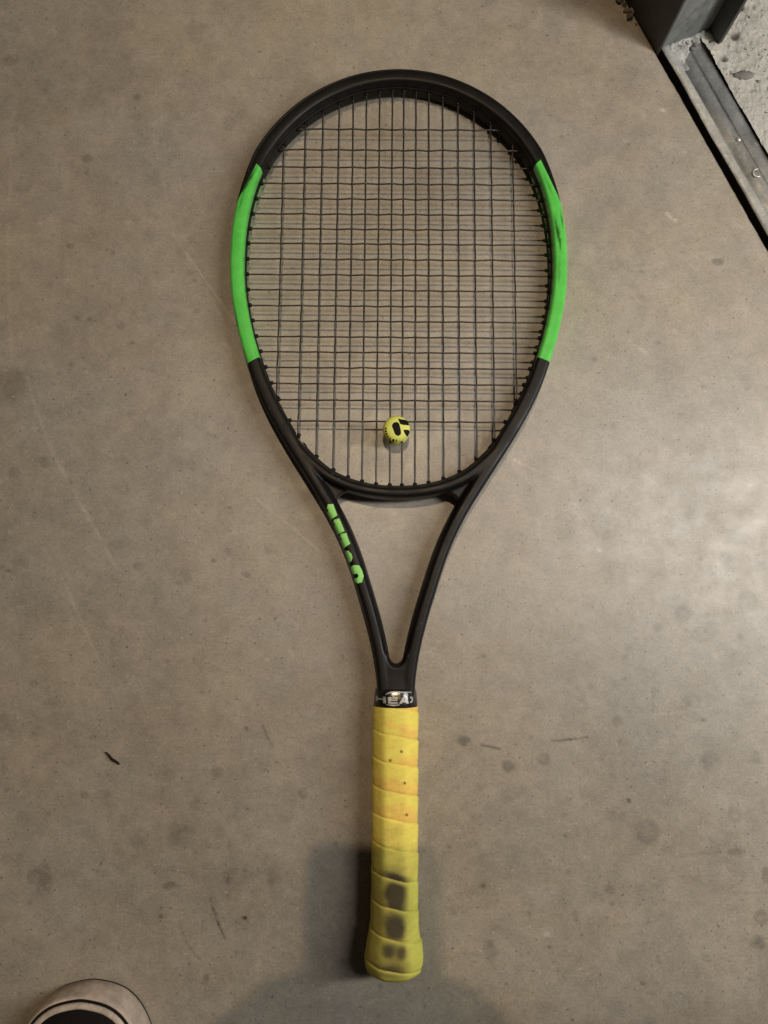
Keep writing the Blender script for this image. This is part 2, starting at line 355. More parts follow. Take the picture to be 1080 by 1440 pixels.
def build_door():
    root = empty('door_frame', wp(0, 0)); 
    tag(root, 'grey steel door frame corner, upright jamb meeting a channel shaped threshold, at the top right', 'door frame')
    off = np.array(root.location)
    def part(name, vs, fs, m, smooth=False):
        return mesh(name, [np.array(v) - off for v in vs], fs, m, root, smooth)
    # threshold: extruded channel with a raised lip
    prof = [(0, .0034), (.0006, .0042), (.0035, .0046), (.0066, .0045), (.0076, .0038), (.0086, -.0010), (.0098, -.0056), (.0125, -.0064), (.0165, -.0062), (.0195, -.0044), (.0246, -.0030),
            (.0250, -.0036), (.0254, -.0022), (.0262, -.0018), (.0362, -.0010), (.0372, -.0016), (.0374, -.028)]
    ds = np.linspace(.0, 1.6, 420); vs = []; r = np.random.default_rng(3)
    for i, d in enumerate(ds):
        for k, (e, z) in enumerate(prof):
            j = 0 if z < -.02 else 1
            vs.append(wp(e + j * .0003 * math.sin(d * 61 + k) + j * r.normal() * .00006, d, z + j * (.00025 * math.sin(d * 37 + k * .4) + r.normal() * .00005)))
    n = len(prof); fs = [(i * n + k, (i + 1) * n + k, (i + 1) * n + k + 1, i * n + k + 1) for i in range(len(ds) - 1) for k in range(n - 1)]
    th_o = part('threshold', vs, fs, M['steel_shade_dirt'], True)
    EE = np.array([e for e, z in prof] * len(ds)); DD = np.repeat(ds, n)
    shade_dirt = np.exp(-((EE - .0168) / .0030) ** 4) * (.75 + .5 * fbm(EE, DD, 40, 501)) + .45 * np.exp(-((EE - .0252) / .0010) ** 2) + .25 * (EE > .026) + .5 * np.exp(-DD / .02) * (EE > .008) * fbm(EE, DD, 150, 503)  # groove's dark band is shade put into the colour, with dirt towards the jamb
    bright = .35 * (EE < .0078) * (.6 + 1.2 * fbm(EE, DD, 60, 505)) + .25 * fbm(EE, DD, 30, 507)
    setcol(th_o.data, (np.array([.33, .325, .30])[None] * (1 + bright)[:, None]) * (1 - .78 * np.clip(shade_dirt, 0, 1))[:, None] )
    part('threshold_side', [wp(0, .0, .0033), wp(0, 1.6, .0033), wp(0, 1.6, -.03), wp(0, .0, -.03)], [(0, 1, 2, 3)], M['pit'])  # side face coloured black for the shade inside the gap
    # jamb: stepped steel profile rising from the floor
    t = .0025; H = 2.1
    plan = [(-.0002, -.35), (-.0002, -.0004), (.0452, -.0004), (.0452, .0158), (.0452 + .0022, .0158), (.0452 + .0022, -.0030), (.0478, -.0044), (.0478 + .0, -.35)]
    def prism(name, pl, z0, z1, m):
        k = len(pl); vs = [wp(e, d, z0) for e, d in pl] + [wp(e, d, z1) for e, d in pl]
        return part(name, vs, [(i, (i + 1) % k, k + (i + 1) % k, k + i) for i in range(k)] + [tuple(range(k)), tuple(range(2 * k - 1, k - 1, -1))], m)
    prism('jamb', [(0, -.35), (0, 0), (.0455, 0), (.0455, -.35)], -.028, H, M['steel'])
    prism('jamb_face', [(-.0026, -.35), (-.0026, .0002), (-.0003, .0002), (-.0003, -.35)], -.028, H, M['darksteel'])
    prism('door_stop', [(.0458, .0160), (.0458, -.30), (.0490, -.30), (.0490, .0160)], -.004, H, M['darksteel'])
    # rivets
    for px, py, rr, kind in [(1039, 196, .0022, 0), (1065, 243, .0034, 1)]:
        cx, cy = un(px, py, -.003); bm = bmesh.new()
        if kind == 0:
            bmesh.ops.create_uvsphere(bm, u_segments=14, v_segments=8, radius=rr); bmesh.ops.scale(bm, vec=(1, 1, .6), verts=bm.verts)
            me = bpy.data.meshes.new('rivet'); bm.to_mesh(me); bm.free()
            for vv in me.vertices: vv.co += Vector((cx, cy, -.0032)) - Vector(off)
            ro = link('rivet', me, M['rivet'], root); ro['label'] = 'bright rivet head'
        else:
            bm.free(); a = np.linspace(.2, 2 * np.pi - .9, 26)
            pth = np.stack([cx + rr * np.cos(a), cy + rr * np.sin(a), np.full(26, -.0032)], 1) - off
            ro = grid('rivet', tube(pth, .0008, 8), M['rivet'], root, (False, True), (True, True)); ro['label'] = 'worn ring of a drilled rivet'
    # mortar crumbs in the corner of threshold and jamb
    r = random.Random(9)
    for k in range(16):
        e = r.uniform(.008, .044); d = abs(r.gauss(0, .006)) + .001; s = r.uniform(.0006, .0018)
        c = np.array(wp(e, d, -.003 + .006 * max(0, 1 - d / .012) + s * .2)) - off
        g = r.choice([.5, .42, .3, .2, .12])
        lump('mortar_crumb', c, (s * 1.3, s * r.uniform(.6, 1.2), s * .55), M['mortar'], root, k, 2, .6, (g, g * .95, g * .86))
    # heap under them
    es = np.linspace(.002, .046, 60); dd = np.linspace(0, .022, 34); EE, DD = np.meshgrid(es, dd, indexing='ij')
    hgt = -.0052 + .0088 * np.exp(-(DD / .0085) ** 2) * (1 + 1.1 * fbm(EE, DD, 150, 8)) * sstep(.0, .010, EE) + .0012 * fbm(EE, DD, 500, 18)
    Pm = np.stack([P2[0] + Eo[0] * EE + D[0] * DD, P2[1] + Eo[1] * EE + D[1] * DD, hgt], -1) - off
    g = grid('mortar_fillet', Pm, M['mortar'], root)
    setcol(g.data, (np.array([.42, .41, .38])[None, None] * (1 + .8 * fbm(EE, DD, 260, 28))[..., None]).reshape(-1, 3))
M['rivet'] = mat('worn_bright_steel', (.55, .53, .5), .35, .5, .5, n1=(500, .7, 1.2))
build_door()

# rubble packed into the gap beside the jamb, at the very top
def build_rubble():
    root = empty('rubble_filling', (*un(893, 20), 0))
    tag(root, 'brown crumbling rubble packed in the gap beside the upright steel jamb', 'rubble')
    off = np.array(root.location); r = random.Random(4)
    for k in range(230):
        d = -r.uniform(.030, .20); e = -.0045 + r.uniform(-.0055, .0020)
        c = np.array(wp(e, d + .0, r.uniform(-.008, .002))) - off
        s = r.uniform(.0010, .0027); g = r.choice([.26, .2, .14, .08, .32])
        lump('rubble_chip', c, (s, s * r.uniform(.7, 1.3), s), M['mortar'], root, k, 2, .45, (g, g * .85, g * .66))
build_rubble()

c = un(1046, 106, .002)
o = lump('embedded_stone', (0, 0, 0), (.0085, .0045, .003), M['stone'], None, 12, 3, .2); o.location = (c[0], c[1], .0015); o.rotation_euler[2] = .05
tag(o, 'flat grey oval stone set in the pale rough concrete beyond the threshold', 'stone')
# small dark sliver lying on the floor
a = np.array([*un(149, 1058), .0012]); b = np.array([*un(168, 1075), .0012]); mid = (a + b) / 2
pth = np.array([a + (b - a) * t + np.array([.0003 * math.sin(t * 9), .0003 * math.cos(t * 7), 0]) for t in np.linspace(0, 1, 12)]) - mid
o = grid('wood_sliver', tube(pth, .0009 * (np.sin(np.linspace(.5, 2.4, 12)) + .15), 7), M['scrap'], None, (False, True), (True, True)); o.location = mid
tag(o, 'tiny dark sliver lying alone on the floor left of the yellow handle', 'sliver')

# ================================================================== RACKET
RZ, RX, Z0, X0 = -.0079, -.0111, .0157, .0093
racket = empty('tennis_racket', (X0, 0, Z0), (RX, 0, RZ))
tag(racket, 'black and green tennis racket with yellow grip lying flat on the concrete', 'tennis racket')
RM = Matrix.Translation((X0, 0, Z0)) @ Euler((RX, 0, RZ)).to_matrix().to_4x4(); RMI = RM.inverted()
def loc(px, py, zl=0.):
    """photo pixel -> racket coordinates on its own plane at height zl"""
    n = RM.to_3x3() @ Vector((0, 0, 1)); p0 = RM @ Vector((0, 0, zl)); o_ = Vector((0, 0, CAMH))
    x, y = un(px, py, 0); d = Vector((x, y, 0)) - o_
    t = (p0 - o_).dot(n) / d.dot(n); q = RMI @ (o_ + d * t); return q.x, q.y

HW = [(-85, 13.4), (-70, 13.5), (-60, 13.9), (-48, 15), (-30, 18.2), (-10, 23.2), (11, 29.6), (32, 36.4), (52, 44.6), (70, 54.0), (85, 63.2), (104, 75.3), (123, 87.3), (146, 100.5), (167, 110.3),
      (187, 117.5), (208, 123.9), (231, 129), (250, 131.5), (268, 132.3), (290, 131.8), (309, 129.6), (328, 125.8), (344.5, 120.6), (363, 112.3), (383, 98.5), (401.5, 79.8), (416, 57.5), (426.3, 30.8), (430.2, 0)]
half = [(-h, v) for v, h in HW]
outl = half + [(-x, v) for x, v in half[-2::-1]]
outl = resample(catmull(np.array(outl) / 1000., 14), .0016)
for _ in range(6): outl[1:-1] = .25 * outl[:-2] + .5 * outl[1:-1] + .25 * outl[2:]
T = np.gradient(outl, axis=0); T /= np.linalg.norm(T, axis=1)[:, None]
Nn = np.stack([-T[:, 1], T[:, 0]], 1)        # path runs up the left side and over: left normal = outward
cen = outl - Nn * .0056
SECH = np.array([(5.6, -6), (5.6, 6), (5.0, 9.3), (3.2, 10.5), (-3.0, 10.5), (-4.7, 9.7), (-5.5, 7.6), (-5.7, -7.6), (-4.7, -9.7), (-3.0, -10.5), (3.2, -10.5), (5.0, -9.3)]) / 1000.
SECS = np.array([(5.6, -5), (5.6, 5), (4.9, 8.6), (3.4, 10.5), (-1.0, 10.5), (-2.4, 10.0), (-5.6, 4.6), (-5.9, -4.6), (-2.6, -9.7), (-1.0, -10.5), (3.4, -10.5), (4.9, -8.6)]) / 1000.
def sweep_pts(cc, nn, sa, sb, mix):
    a_, b_ = chaikin(sa, 2), chaikin(sb, 2); s = a_[None] * (1 - mix)[:, None, None] + b_[None] * mix[:, None, None]
    P = np.zeros((len(cc), s.shape[1], 3))
    P[..., :2] = cc[:, None] + nn[:, None] * s[..., :1]; P[..., 2] = s[..., 1]
    return P
def as_geo(P, acc):
    nu, nv = P.shape[:2]; base = len(acc[0]); acc[0].extend(P.reshape(-1, 3).tolist())
    for i in range(nu - 1):
        for k in range(nv):
            acc[1].append((base + i * nv + k, base + (i + 1) * nv + k, base + (i + 1) * nv + (k + 1) % nv, base + i * nv + (k + 1) % nv))
    acc[1].append(tuple(base + k for k in range(nv))[::-1]); acc[1].append(tuple(base + (nu - 1) * nv + k for k in range(nv)))
acc = ([], [])
as_geo(sweep_pts(cen, Nn, SECH, SECS, 1 - sstep(.08, .13, cen[:, 1])), acc)
# bridge closing the hoop
inner_px = [(385, 551), (401, 588), (419, 616), (441.7, 640.6), (464, 659), (488.5, 671), (513, 678), (535, 681.3), (557, 682.3)]
ip = np.array([loc(px, py, .006) for px, py in inner_px]); cxm = ip[-1][0]
ip[:, 0] = ip[:, 0] - cxm
ip = np.vstack([ip, np.stack([-ip[-2::-1, 0], ip[-2::-1, 1]], 1)])
br = resample(catmull(ip, 10), .0016)
Tb = np.gradient(br, axis=0); Tb /= np.linalg.norm(Tb, axis=1)[:, None]; Nb = np.stack([Tb[:, 1], -Tb[:, 0]], 1)   # downwards/outwards
bc = br + Nb * .0052
BSEC = SECS[:, :] * np.array([[.86, 1.0]])
as_geo(sweep_pts(bc, Nb, BSEC, BSEC, np.zeros(len(bc))), acc)
# neck block
vv = np.linspace(-.084, -.0475, 24); k = chaikin(np.array([(1, -.6), (1, .6), (.82, 1), (-.82, 1), (-1, .6), (-1, -.6), (-.82, -1), (.82, -1)]), 2)
Pn = np.zeros((len(vv), len(k), 3)); hw_ = np.interp(vv * 1000, [a for a, b in HW], [b for a, b in HW]) / 1000.
Pn[..., 0] = k[None, :, 0] * (hw_[:, None] - .0002); Pn[..., 1] = vv[:, None]; Pn[..., 2] = k[None, :, 1] * np.interp(vv, [-.062, -.0475], [.0107, .0098])[:, None]
as_geo(Pn, acc)
# gussets where the shafts leave the hoop
for s in (-1, 1):
    tri = [(s * .034, .0850), (s * .0425, .0832), (s * .0480, .0760), (s * .060, .096)]
    tri = chaikin(np.array(tri), 1); base = len(acc[0]); n = len(tri)
    acc[0].extend([(x, y, -.0052) for x, y in tri] + [(x, y, .0052) for x, y in tri])
    acc[1].extend([(base + i, base + (i + 1) % n, base + n + (i + 1) % n, base + n + i) for i in range(n)])
    acc[1].extend([tuple(base + i for i in range(n))[::-1], tuple(base + n + i for i in range(n))])
# rounded bottom of the throat opening
ua = np.linspace(math.pi, 2 * math.pi, 14); ut = [( .0070 * math.cos(a), -.0375 + .0078 * math.sin(a)) for a in ua]
up = [(-.0105, -.0300)] + ut + [(.0105, -.0300), (.0115, -.054), (-.0115, -.054)]
ulow = [(-.0105, -.0300)] + [(x * .80, y + .0020) for x, y in ut] + [(.0105, -.0300), (.0115, -.054), (-.0115, -.054)]
base = len(acc[0]); n = len(up)
for pl_, z_ in ((ulow, -.0060), (ulow, .0060), (up, .0100)): acc[0].extend([(x, y, z_) for x, y in pl_])
for l_ in (0, 1): acc[1].extend([(base + l_ * n + i, base + l_ * n + (i + 1) % n, base + (l_ + 1) * n + (i + 1) % n, base + (l_ + 1) * n + i) for i in range(n)])
acc[1].extend([tuple(base + i for i in range(n))[::-1], tuple(base + 2 * n + i for i in range(n))])
me = bpy.data.meshes.new('frame_raw'); me.from_pydata(acc[0], [], acc[1])
bm = bmesh.new(); bm.from_mesh(me)
# make each island's normals outward before the voxel union
bmesh.ops.recalc_face_normals(bm, faces=bm.faces); bm.to_mesh(me); bm.free()
raw = bpy.data.objects.new('frame_raw', me); C.objects.link(raw)
md = raw.modifiers.new('r', 'REMESH'); md.mode = 'VOXEL'; md.voxel_size = .00085
md = raw.modifiers.new('s', 'SMOOTH'); md.iterations = 4; md.factor = .5
dg = bpy.context.evaluated_depsgraph_get(); fm = bpy.data.meshes.new_from_object(raw.evaluated_get(dg))
bpy.data.objects.remove(raw); bpy.data.meshes.remove(me)
# cut the green panels out with clean planes
bm = bmesh.new(); bm.from_mesh(fm)
def cut(p, q, side):                       # vertical plane through two photo pixels, only on one side of the hoop
    a = Vector((*loc(*p, .009), 0)); b = Vector((*loc(*q, .009), 0)); d = (b - a).normalized(); n = Vector((-d.y, d.x, 0)); mid = (a + b) / 2
    geo = [f for f in bm.faces if (f.calc_center_median().xy - mid.xy).length < .030]
    es = {e for f in geo for e in f.edges}; vs_ = {v for f in geo for v in f.verts}
    bmesh.ops.bisect_plane(bm, geom=list(vs_) + list(es) + geo, plane_co=a, plane_no=n, dist=1e-6)
    return a, n
regs = []
for p in [dict(bot=((349, 511), (361, 504.5)), out=((340, 272), (361, 232)), inn=((361, 231.5), (374, 243)), s=-1),
          dict(bot=((757, 503), (772, 509)), out=((783, 274), (760, 226.5)), inn=((760, 226), (747, 237)), s=1)]:
    regs.append((cut(*p['bot'], p['s']), cut(*p['out'], p['s']), cut(*p['inn'], p['s']), p['s']))
bm.faces.ensure_lookup_table(); green = [[], []]
for f in bm.faces:
    c = f.calc_center_median()
    if not (.16 < c.y < .37) or abs(c.x) < .085: continue
    for gi, (b_, o_, i_, s) in enumerate(regs):
        if c.x * s < 0: continue
        ok = True
        ref = Vector((s * .1265, .27, 0))
        for (a, n) in (b_, o_, i_):
            if (c - a).dot(n) * (ref - a).dot(n) < 0: ok = False; break
        if ok: green[gi].append(f.index)
def split(keep):
    b2 = bm.copy(); b2.faces.ensure_lookup_table(); ks = set(keep)
    bmesh.ops.delete(b2, geom=[f for f in b2.faces if f.index not in ks], context='FACES')
    m_ = bpy.data.meshes.new('part'); b2.to_mesh(m_); b2.free(); return m_
gs = set(green[0]) | set(green[1])
fm_full = bpy.data.meshes.new('full'); bm.to_mesh(fm_full)
bvh = BVHTree.FromBMesh(bm)
mblack = split([f.index for f in bm.faces if f.index not in gs])
link('frame', mblack, M['black'], racket)['label'] = 'matte black hoop, throat and shaft of the racket'
for gi, lab in ((0, 'left green panel of the hoop with a scuffed upper end'), (1, 'right green panel of the hoop, brighter, with dark scuffs')):
    m_ = split(green[gi]); co = coords(m_)
    g = np.array([.11, .60, .085])
    v = 1 + .10 * fbm(co[:, 0] * 3, co[:, 1], 40, 5)
    # dark scuffs rubbed into the upper outside part
    def scuff(px, py, lw, lh, s, tilt):
        global v
        cx, cy = loc(px, py, .009); dx = co[:, 0] - cx; dy = co[:, 1] - cy
        a, b = dx * math.cos(tilt) + dy * math.sin(tilt), -dx * math.sin(tilt) + dy * math.cos(tilt)
        m = np.exp(-(a / lw) ** 2 - (b / lh) ** 2) * (.35 + 1.3 * sstep(-.15, .25, fbm(a * 6, b, 130, 17)))
        v = v * (1 - np.clip(s * m, 0, .85))
    if gi == 0:
        scuff(347, 262, .0012, .011, .8, -.45); scuff(353, 250, .0010, .008, .55, -.45); scuff(340, 285, .0010, .008, .35, -.2)
        scuff(333, 455, .0008, .006, .7, .15)
    else:
        scuff(783, 325, .0011, .009, .8, .15); scuff(787, 340, .0011, .009, .7, .1); scuff(771, 262, .0008, .010, .4, .4); scuff(786, 385, .0014, .012, .25, 0)
        scuff(790, 310, .0009, .006, .5, .1)
    link('hoop_panel', m_, M['green'], racket)['label'] = lab
    setcol(m_, g[None] * v[:, None])
bm.free()

# bumper guard over the top of the hoop (slightly proud strip on the outside)
i0 = int(np.argmin(np.hypot(outl[:, 0] + .1222, outl[:, 1] - .338))); i1 = len(outl) - 1 - i0
BG = np.array([(6.2, -8.5), (6.35, -2), (6.5, 0), (6.4, 5), (6.1, 8.3), (5.2, 9.9), (3.9, 10.75), (3.2, 10.2), (3.8, 5), (3.8, -5), (4.2, -8.3)]) / 1000.
sl = slice(i0, i1); nB = i1 - i0; tp = np.clip(np.minimum(np.arange(nB), nB - 1 - np.arange(nB)) / 14., 0, 1)
Pb = np.zeros((nB, len(BG), 3)); Pb[..., :2] = cen[sl][:, None] + Nn[sl][:, None] * (BG[None, :, :1] - (1 - tp)[:, None, None] * .0008); Pb[..., 2] = BG[None, :, 1]
grid('bumper_guard', Pb, M['plastic'], racket, (False, True), (True, True))

# closed inner contour used to end the strings
side = cen[(outl[:, 1] > .118)]
brc = bc[(np.abs(bc[:, 0]) < .0800)]
poly = np.vstack([side, brc[::-1]])
def hits(axis, val):
    a = poly; b = np.roll(poly, -1, 0); out = []
    for p, q in zip(a, b):
        if (p[axis] - val) * (q[axis] - val) <= 0 and p[axis] != q[axis]:
            t = (val - p[axis]) / (q[axis] - p[axis]); out.append(p[1 - axis] + t * (q[1 - axis] - p[1 - axis]))
    return min(out), max(out)
mains = [loc(px, 443)[0] for px in [392, 423, 448.5, 472, 492.3, 511.6, 531, 549.8, 566.4, 584.3, 603, 623.4, 645.6, 669, 693.3, 724.6]]
crosses = [loc(560, py)[1] for py in [182.5, 211.5, 236, 259, 280.5, 302, 323, 343.5, 365.5, 387.3, 409, 431, 452.5, 474.5, 496, 518, 540.5, 563.5, 593]]
SR = .00066; AMP = .00062
def string(pts, lab=None):
    o = grid('string', tube(pts, SR, 8), M['string'], racket, (False, True)); return o
rs = random.Random(2)
ends = []
for i, x in enumerate(mains):
    lo, hi = hits(0, x); vs = np.linspace(lo, hi, 150); wob = rs.uniform(-.0002, .0002)
    z = np.zeros_like(vs)
    for j, cv in enumerate(crosses):
        z += AMP * (1 if (i + j) % 2 else -1) * np.exp(-((vs - cv) / .0032) ** 2)
    string(np.stack([x + wob * np.sin((vs - lo) / (hi - lo) * 3.1) + .0001 * np.sin(vs * 300 + i), vs, z], 1))
    ends += [((x, lo), (0, 1)), ((x, hi), (0, -1))]
for j, v in enumerate(crosses):
    lo, hi = hits(1, v); xs = np.linspace(lo, hi, 150); z = np.zeros_like(xs); dy = np.zeros_like(xs)
    for i, mx in enumerate(mains):
        z -= AMP * (1 if (i + j) % 2 else -1) * np.exp(-((xs - mx) / .0032) ** 2)
        dy += rs.gauss(0, .00007) * np.exp(-((xs - mx) / .006) ** 2)
    string(np.stack([xs, v + dy, z], 1))
    ends += [((lo, v), (1, 0)), ((hi, v), (-1, 0))]
# grommets: one flared sleeve per string end
vs, fs = [], []
gp = np.array([(0, 0), (0, .0017), (.0030, .0016), (.0034, .0012), (.0034, .0008)])
th = np.linspace(0, 2 * np.pi, 10, endpoint=False)
Pg = np.zeros((len(gp), 10, 3)); Pg[..., 0] = gp[:, 0][:, None]; Pg[..., 1] = gp[:, 1][:, None] * np.cos(th); Pg[..., 2] = gp[:, 1][:, None] * np.sin(th)
gproto = None
cl = poly
for (p, d) in ends:
    p = np.array(p); d = np.array(d, float)
    j = int(np.argmin(np.hypot(cl[:, 0] - p[0], cl[:, 1] - p[1])))
    t = cl[(j + 1) % len(cl)] - cl[j - 1]; t /= np.linalg.norm(t); nrm = np.array([-t[1], t[0]]); nrm = nrm if nrm.dot(d) > 0 else -nrm
    cosang = max(.35, nrm.dot(d)); dist = (.0054 if p[1] > .11 else .0045) / cosang
    m_ = .5 * d + .5 * nrm; ang = math.atan2(m_[1], m_[0])
    if gproto is None:
        gproto = grid('grommet', Pg, M['plastic'], racket, (False, True)); g = gproto
    else:
        g = gproto.copy(); C.objects.link(g)
    q = p + d * dist - m_ / np.linalg.norm(m_) * .0004
    g.location = (q[0], q[1], 0); g.rotation_euler = (0, 0, ang)
# grommet strip lining the inside of the hoop
cp = np.vstack([poly, poly[:1]]); tt = np.gradient(cp, axis=0); tt /= np.linalg.norm(tt, axis=1)[:, None]
ni = np.stack([tt[:, 1], -tt[:, 0]], 1); ctr = np.array([0, .26])
ni = np.where(((ctr - cp) * ni).sum(1)[:, None] > 0, ni, -ni)
wd = np.where(cp[:, 1] > .115, .0063, .0055)[:, None]
st = np.zeros((len(cp), 6, 3))
for k_, (o_, z_) in enumerate([(-.0010, -.0030), (-.0002, -.0030), (0, -.0024), (0, .0024), (-.0002, .0030), (-.0010, .0030)]):
    st[:, k_, :2] = cp + ni * (wd + o_); st[:, k_, 2] = z_
grid('grommet_strip', st[4:-4], M['plastic'], racket, (False, True))

# printing projected on a surface ----------------------------------
def inside(poly_, X, Y):
    r_ = np.zeros(X.shape, bool); n = len(poly_)
    for i in range(n):
        x1, y1 = poly_[i]; x2, y2 = poly_[(i + 1) % n]
        if y1 == y2: continue
        c_ = ((y1 > Y) != (y2 > Y)) & (X < (x2 - x1) * (Y - y1) / (y2 - y1) + x1); r_ ^= c_
    return r_
def decal(name, polys, bv, m, parent, step=.00022, lift=.00012, rnd=1, holes=(), top=.06):
    polys = [chaikin(np.array(p), rnd) if rnd else np.array(p) for p in polys]
    allp = np.vstack(polys); x0, y0 = allp.min(0); x1, y1 = allp.max(0)
    xs = np.arange(x0, x1 + step, step); ys = np.arange(y0, y1 + step, step)
    XX, YY = np.meshgrid((xs[:-1] + xs[1:]) / 2, (ys[:-1] + ys[1:]) / 2, indexing='ij'); ins = np.zeros(XX.shape, bool)
    for p in polys: ins |= inside(p, XX, YY)
    for p in holes: ins &= ~inside(np.array(p), XX, YY)
    vid = {}; vs, fs = [], []
    def vert(i, j):
        if (i, j) not in vid:
            h = bv.ray_cast(Vector((xs[i], ys[j], top)), Vector((0, 0, -1)))
            if h[0] is None: return None
            q = h[0] + h[1] * lift; vid[(i, j)] = len(vs); vs.append(tuple(q))
        return vid[(i, j)]
    for i, j in zip(*np.nonzero(ins)):
        q = [vert(i, j), vert(i + 1, j), vert(i + 1, j + 1), vert(i, j + 1)]
        if None not in q: fs.append(q)
    return mesh(name, vs, fs, m, parent, True, False)
def lc(pts, ox, oy, sc_, zl): return [loc(ox + x / sc_, oy + y / sc_, zl) for x, y in pts]
S1 = 11.075
for pl in ([(125, 105), (205, 100), (272, 275), (165, 345), (105, 235), (135, 192), (108, 165)],
           [(215, 345), (302, 325), (322, 370), (384, 522), (265, 575), (200, 460), (237, 412), (208, 385)],
           [(318, 565), (412, 550), (432, 620), (474, 715), (350, 800), (305, 680), (345, 640), (312, 608)],
           [(388, 835), (440, 822), (492, 878), (508, 932), (490, 992), (440, 1010), (405, 930)],
           [(474, 1080), (530, 1048), (612, 1055), (652, 1130), (680, 1220), (655, 1315), (590, 1335), (530, 1300), (525, 1255), (585, 1248), (604, 1215), (580, 1180), (520, 1190), (478, 1130)]):
    decal('letter', [lc(pl, 450, 700, S1, .0095)], bvh, M['letter'], racket, rnd=0)

# ------------------------------------------------------------------ handle
vt = loc(556, 996, .015)[1]; vb = loc(556, 1376, .008)[1]
hx = loc(555.6, 1100, .0)[0]
NA = 112; NV = 520
th = np.linspace(0, 2 * np.pi, NA, endpoint=False)
def octa(th, ax, az):
    s = 0
    for k_ in range(8):
        ph = k_ * math.pi / 4; R = {0: ax, 2: az}.get(k_ % 4, (ax + az) * .5 * 1.035)
        s = s + np.maximum(0, np.cos(th - ph) / R) ** 14
    return s ** (-1 / 14)
def grip_hw(v):
    L_ = (v - vb) * 1000
    return np.interp(L_, [0, 1.2, 3.5, 8, 13, 20, 27, 34, 60, 200], [13.0, 16.2, 18.6, 20.0, 20.2, 19.2, 17.5, 16.7, 16.2, 16.4]) / 1000
vs_ = np.linspace(vb, vt, NV)
hw = grip_hw(vs_); ker = np.ones(9) / 9; hw = np.convolve(np.pad(hw, 4, 'edge'), ker, 'valid')
az = hw * .93
TH, VV = np.meshgrid(th, vs_)
pitch = (loc(556, 1115, .0155)[1] - loc(556, 1280, .0155)[1]) / 4; va = loc(556, 1238, .0155)[1]
lap = []
R_ = np.zeros_like(TH)
for i in range(NV): R_[i] = octa(th, hw[i], az[i])
# wrap seams: lower on the right than on the left when seen from above
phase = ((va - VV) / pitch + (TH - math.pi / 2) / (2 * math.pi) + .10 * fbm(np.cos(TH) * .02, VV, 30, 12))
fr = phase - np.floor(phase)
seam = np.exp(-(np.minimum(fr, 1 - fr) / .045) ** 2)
R_ = R_ + .00058 * (1 - fr) ** .8 * sstep(0, .05, fr) - .00035 * seam + .0003 * fbm(np.cos(TH) * .02, VV + .5 * np.sin(TH) * .02, 70, 15)
end = np.clip((VV - vb) / .0015, 0, 1)
PG = np.stack([hx + R_ * np.cos(TH), VV, R_ * np.sin(TH)], -1)
gx = PG[..., 0] - hx; top_ = np.sin(TH) > -.2
yel = np.array([.84, .70, .13]); org = np.array([.83, .50, .12]); grn = np.array([.56, .60, .10]); dull = np.array([.66, .53, .10])
o_f = np.clip(sstep(.0, .5, fbm(gx * .8, VV + .2 * gx, 52, 201) + .9 * (fr - .55)) + .8 * sstep(.1, .45, fbm(gx * .5, VV + .28 * gx, 170, 205)) , 0, 1)[..., None]
low = sstep(-.125, -.19, VV)[..., None] if False else (1 - sstep(-.215, -.150, VV))[..., None]
col = yel * (1 - .75 * o_f) + org * .75 * o_f
side_g = sstep(-.2, 1.1, gx / .017 + fbm(gx, VV, 80, 220) * .8)[..., None] * low
col = col * (1 - low * .55) + dull * low * .55
col = col * (1 - .75 * side_g) + grn * .75 * side_g
col = col * (1 + .10 * fbm(gx * 2, VV, 150, 230) + .09 * fbm(gx * .25 + .1, VV - gx * .2, 520, 235, 2))[..., None]
# fine creases running round the grip
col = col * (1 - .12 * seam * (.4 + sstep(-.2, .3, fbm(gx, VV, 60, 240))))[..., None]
def grime(px, py, rx, ry, s, soft=.45, seed=1, tint=(.05, .038, .026), slant=0.):
    global col
    cx, cy = loc(px, py, .0155); k_ = 1 / 2000.
    dx = (gx + hx - cx) / (rx * k_) + .22 * fbm(gx, VV, 160, 250 + seed); dy = (VV - cy + slant * (gx + hx - cx)) / (ry * k_) + .2 * fbm(gx, VV, 150, 270 + seed)
    d = (np.abs(dx) ** 2.3 + np.abs(dy) ** 2.3) ** (1 / 2.3)
    soft = min(.75, soft * 1.5); m = (s * (1 - sstep(1 - soft, 1 + soft, d)) * (1 + .16 * fbm(gx, VV, 230, 290 + seed)) * (np.sin(TH) > 0))
    m = m * (1 - .85 * np.exp(-(fr / .10) ** 2)) * (1 + .25 * sstep(.75, 1, fr))
    m = np.clip(m, 0, .96)[..., None]; col = col * (1 - m) + np.array(tint) * m
grime(553, 1228, 13, 9, .35, .6, 2); grime(557, 1234, 16, 5, .9, .5, 3, slant=.25)
grime(556, 1259, 15.5, 21, .97, .30, 4); grime(557, 1276, 13, 4, .4, .5, 5, slant=.2)
grime(555, 1291, 14, 8, .5, .5, 6); grime(555, 1305, 14.5, 15, .95, .25, 7, slant=.1)
grime(547, 1335, 9, 8, .92, .4, 8); grime(564, 1338, 6, 8, .85, .4, 9); grime(555, 1338, 15, 12, .35, .5, 10)
grime(552, 1362, 20, 9, .75, .5, 11); grime(562, 1350, 9, 12, .25, .7, 12, (.25, .12, .05)); grime(549, 1170, 10, 9, .25, .6, 13, (.3, .2, .06)); grime(561, 1168, 7, 7, .25, .6, 14, (.3, .2, .06))
grime(555, 1288, 18, 62, .30, .5, 15, (.14, .10, .04)); grime(548, 1320, 12, 30, .25, .5, 16, (.12, .09, .04))
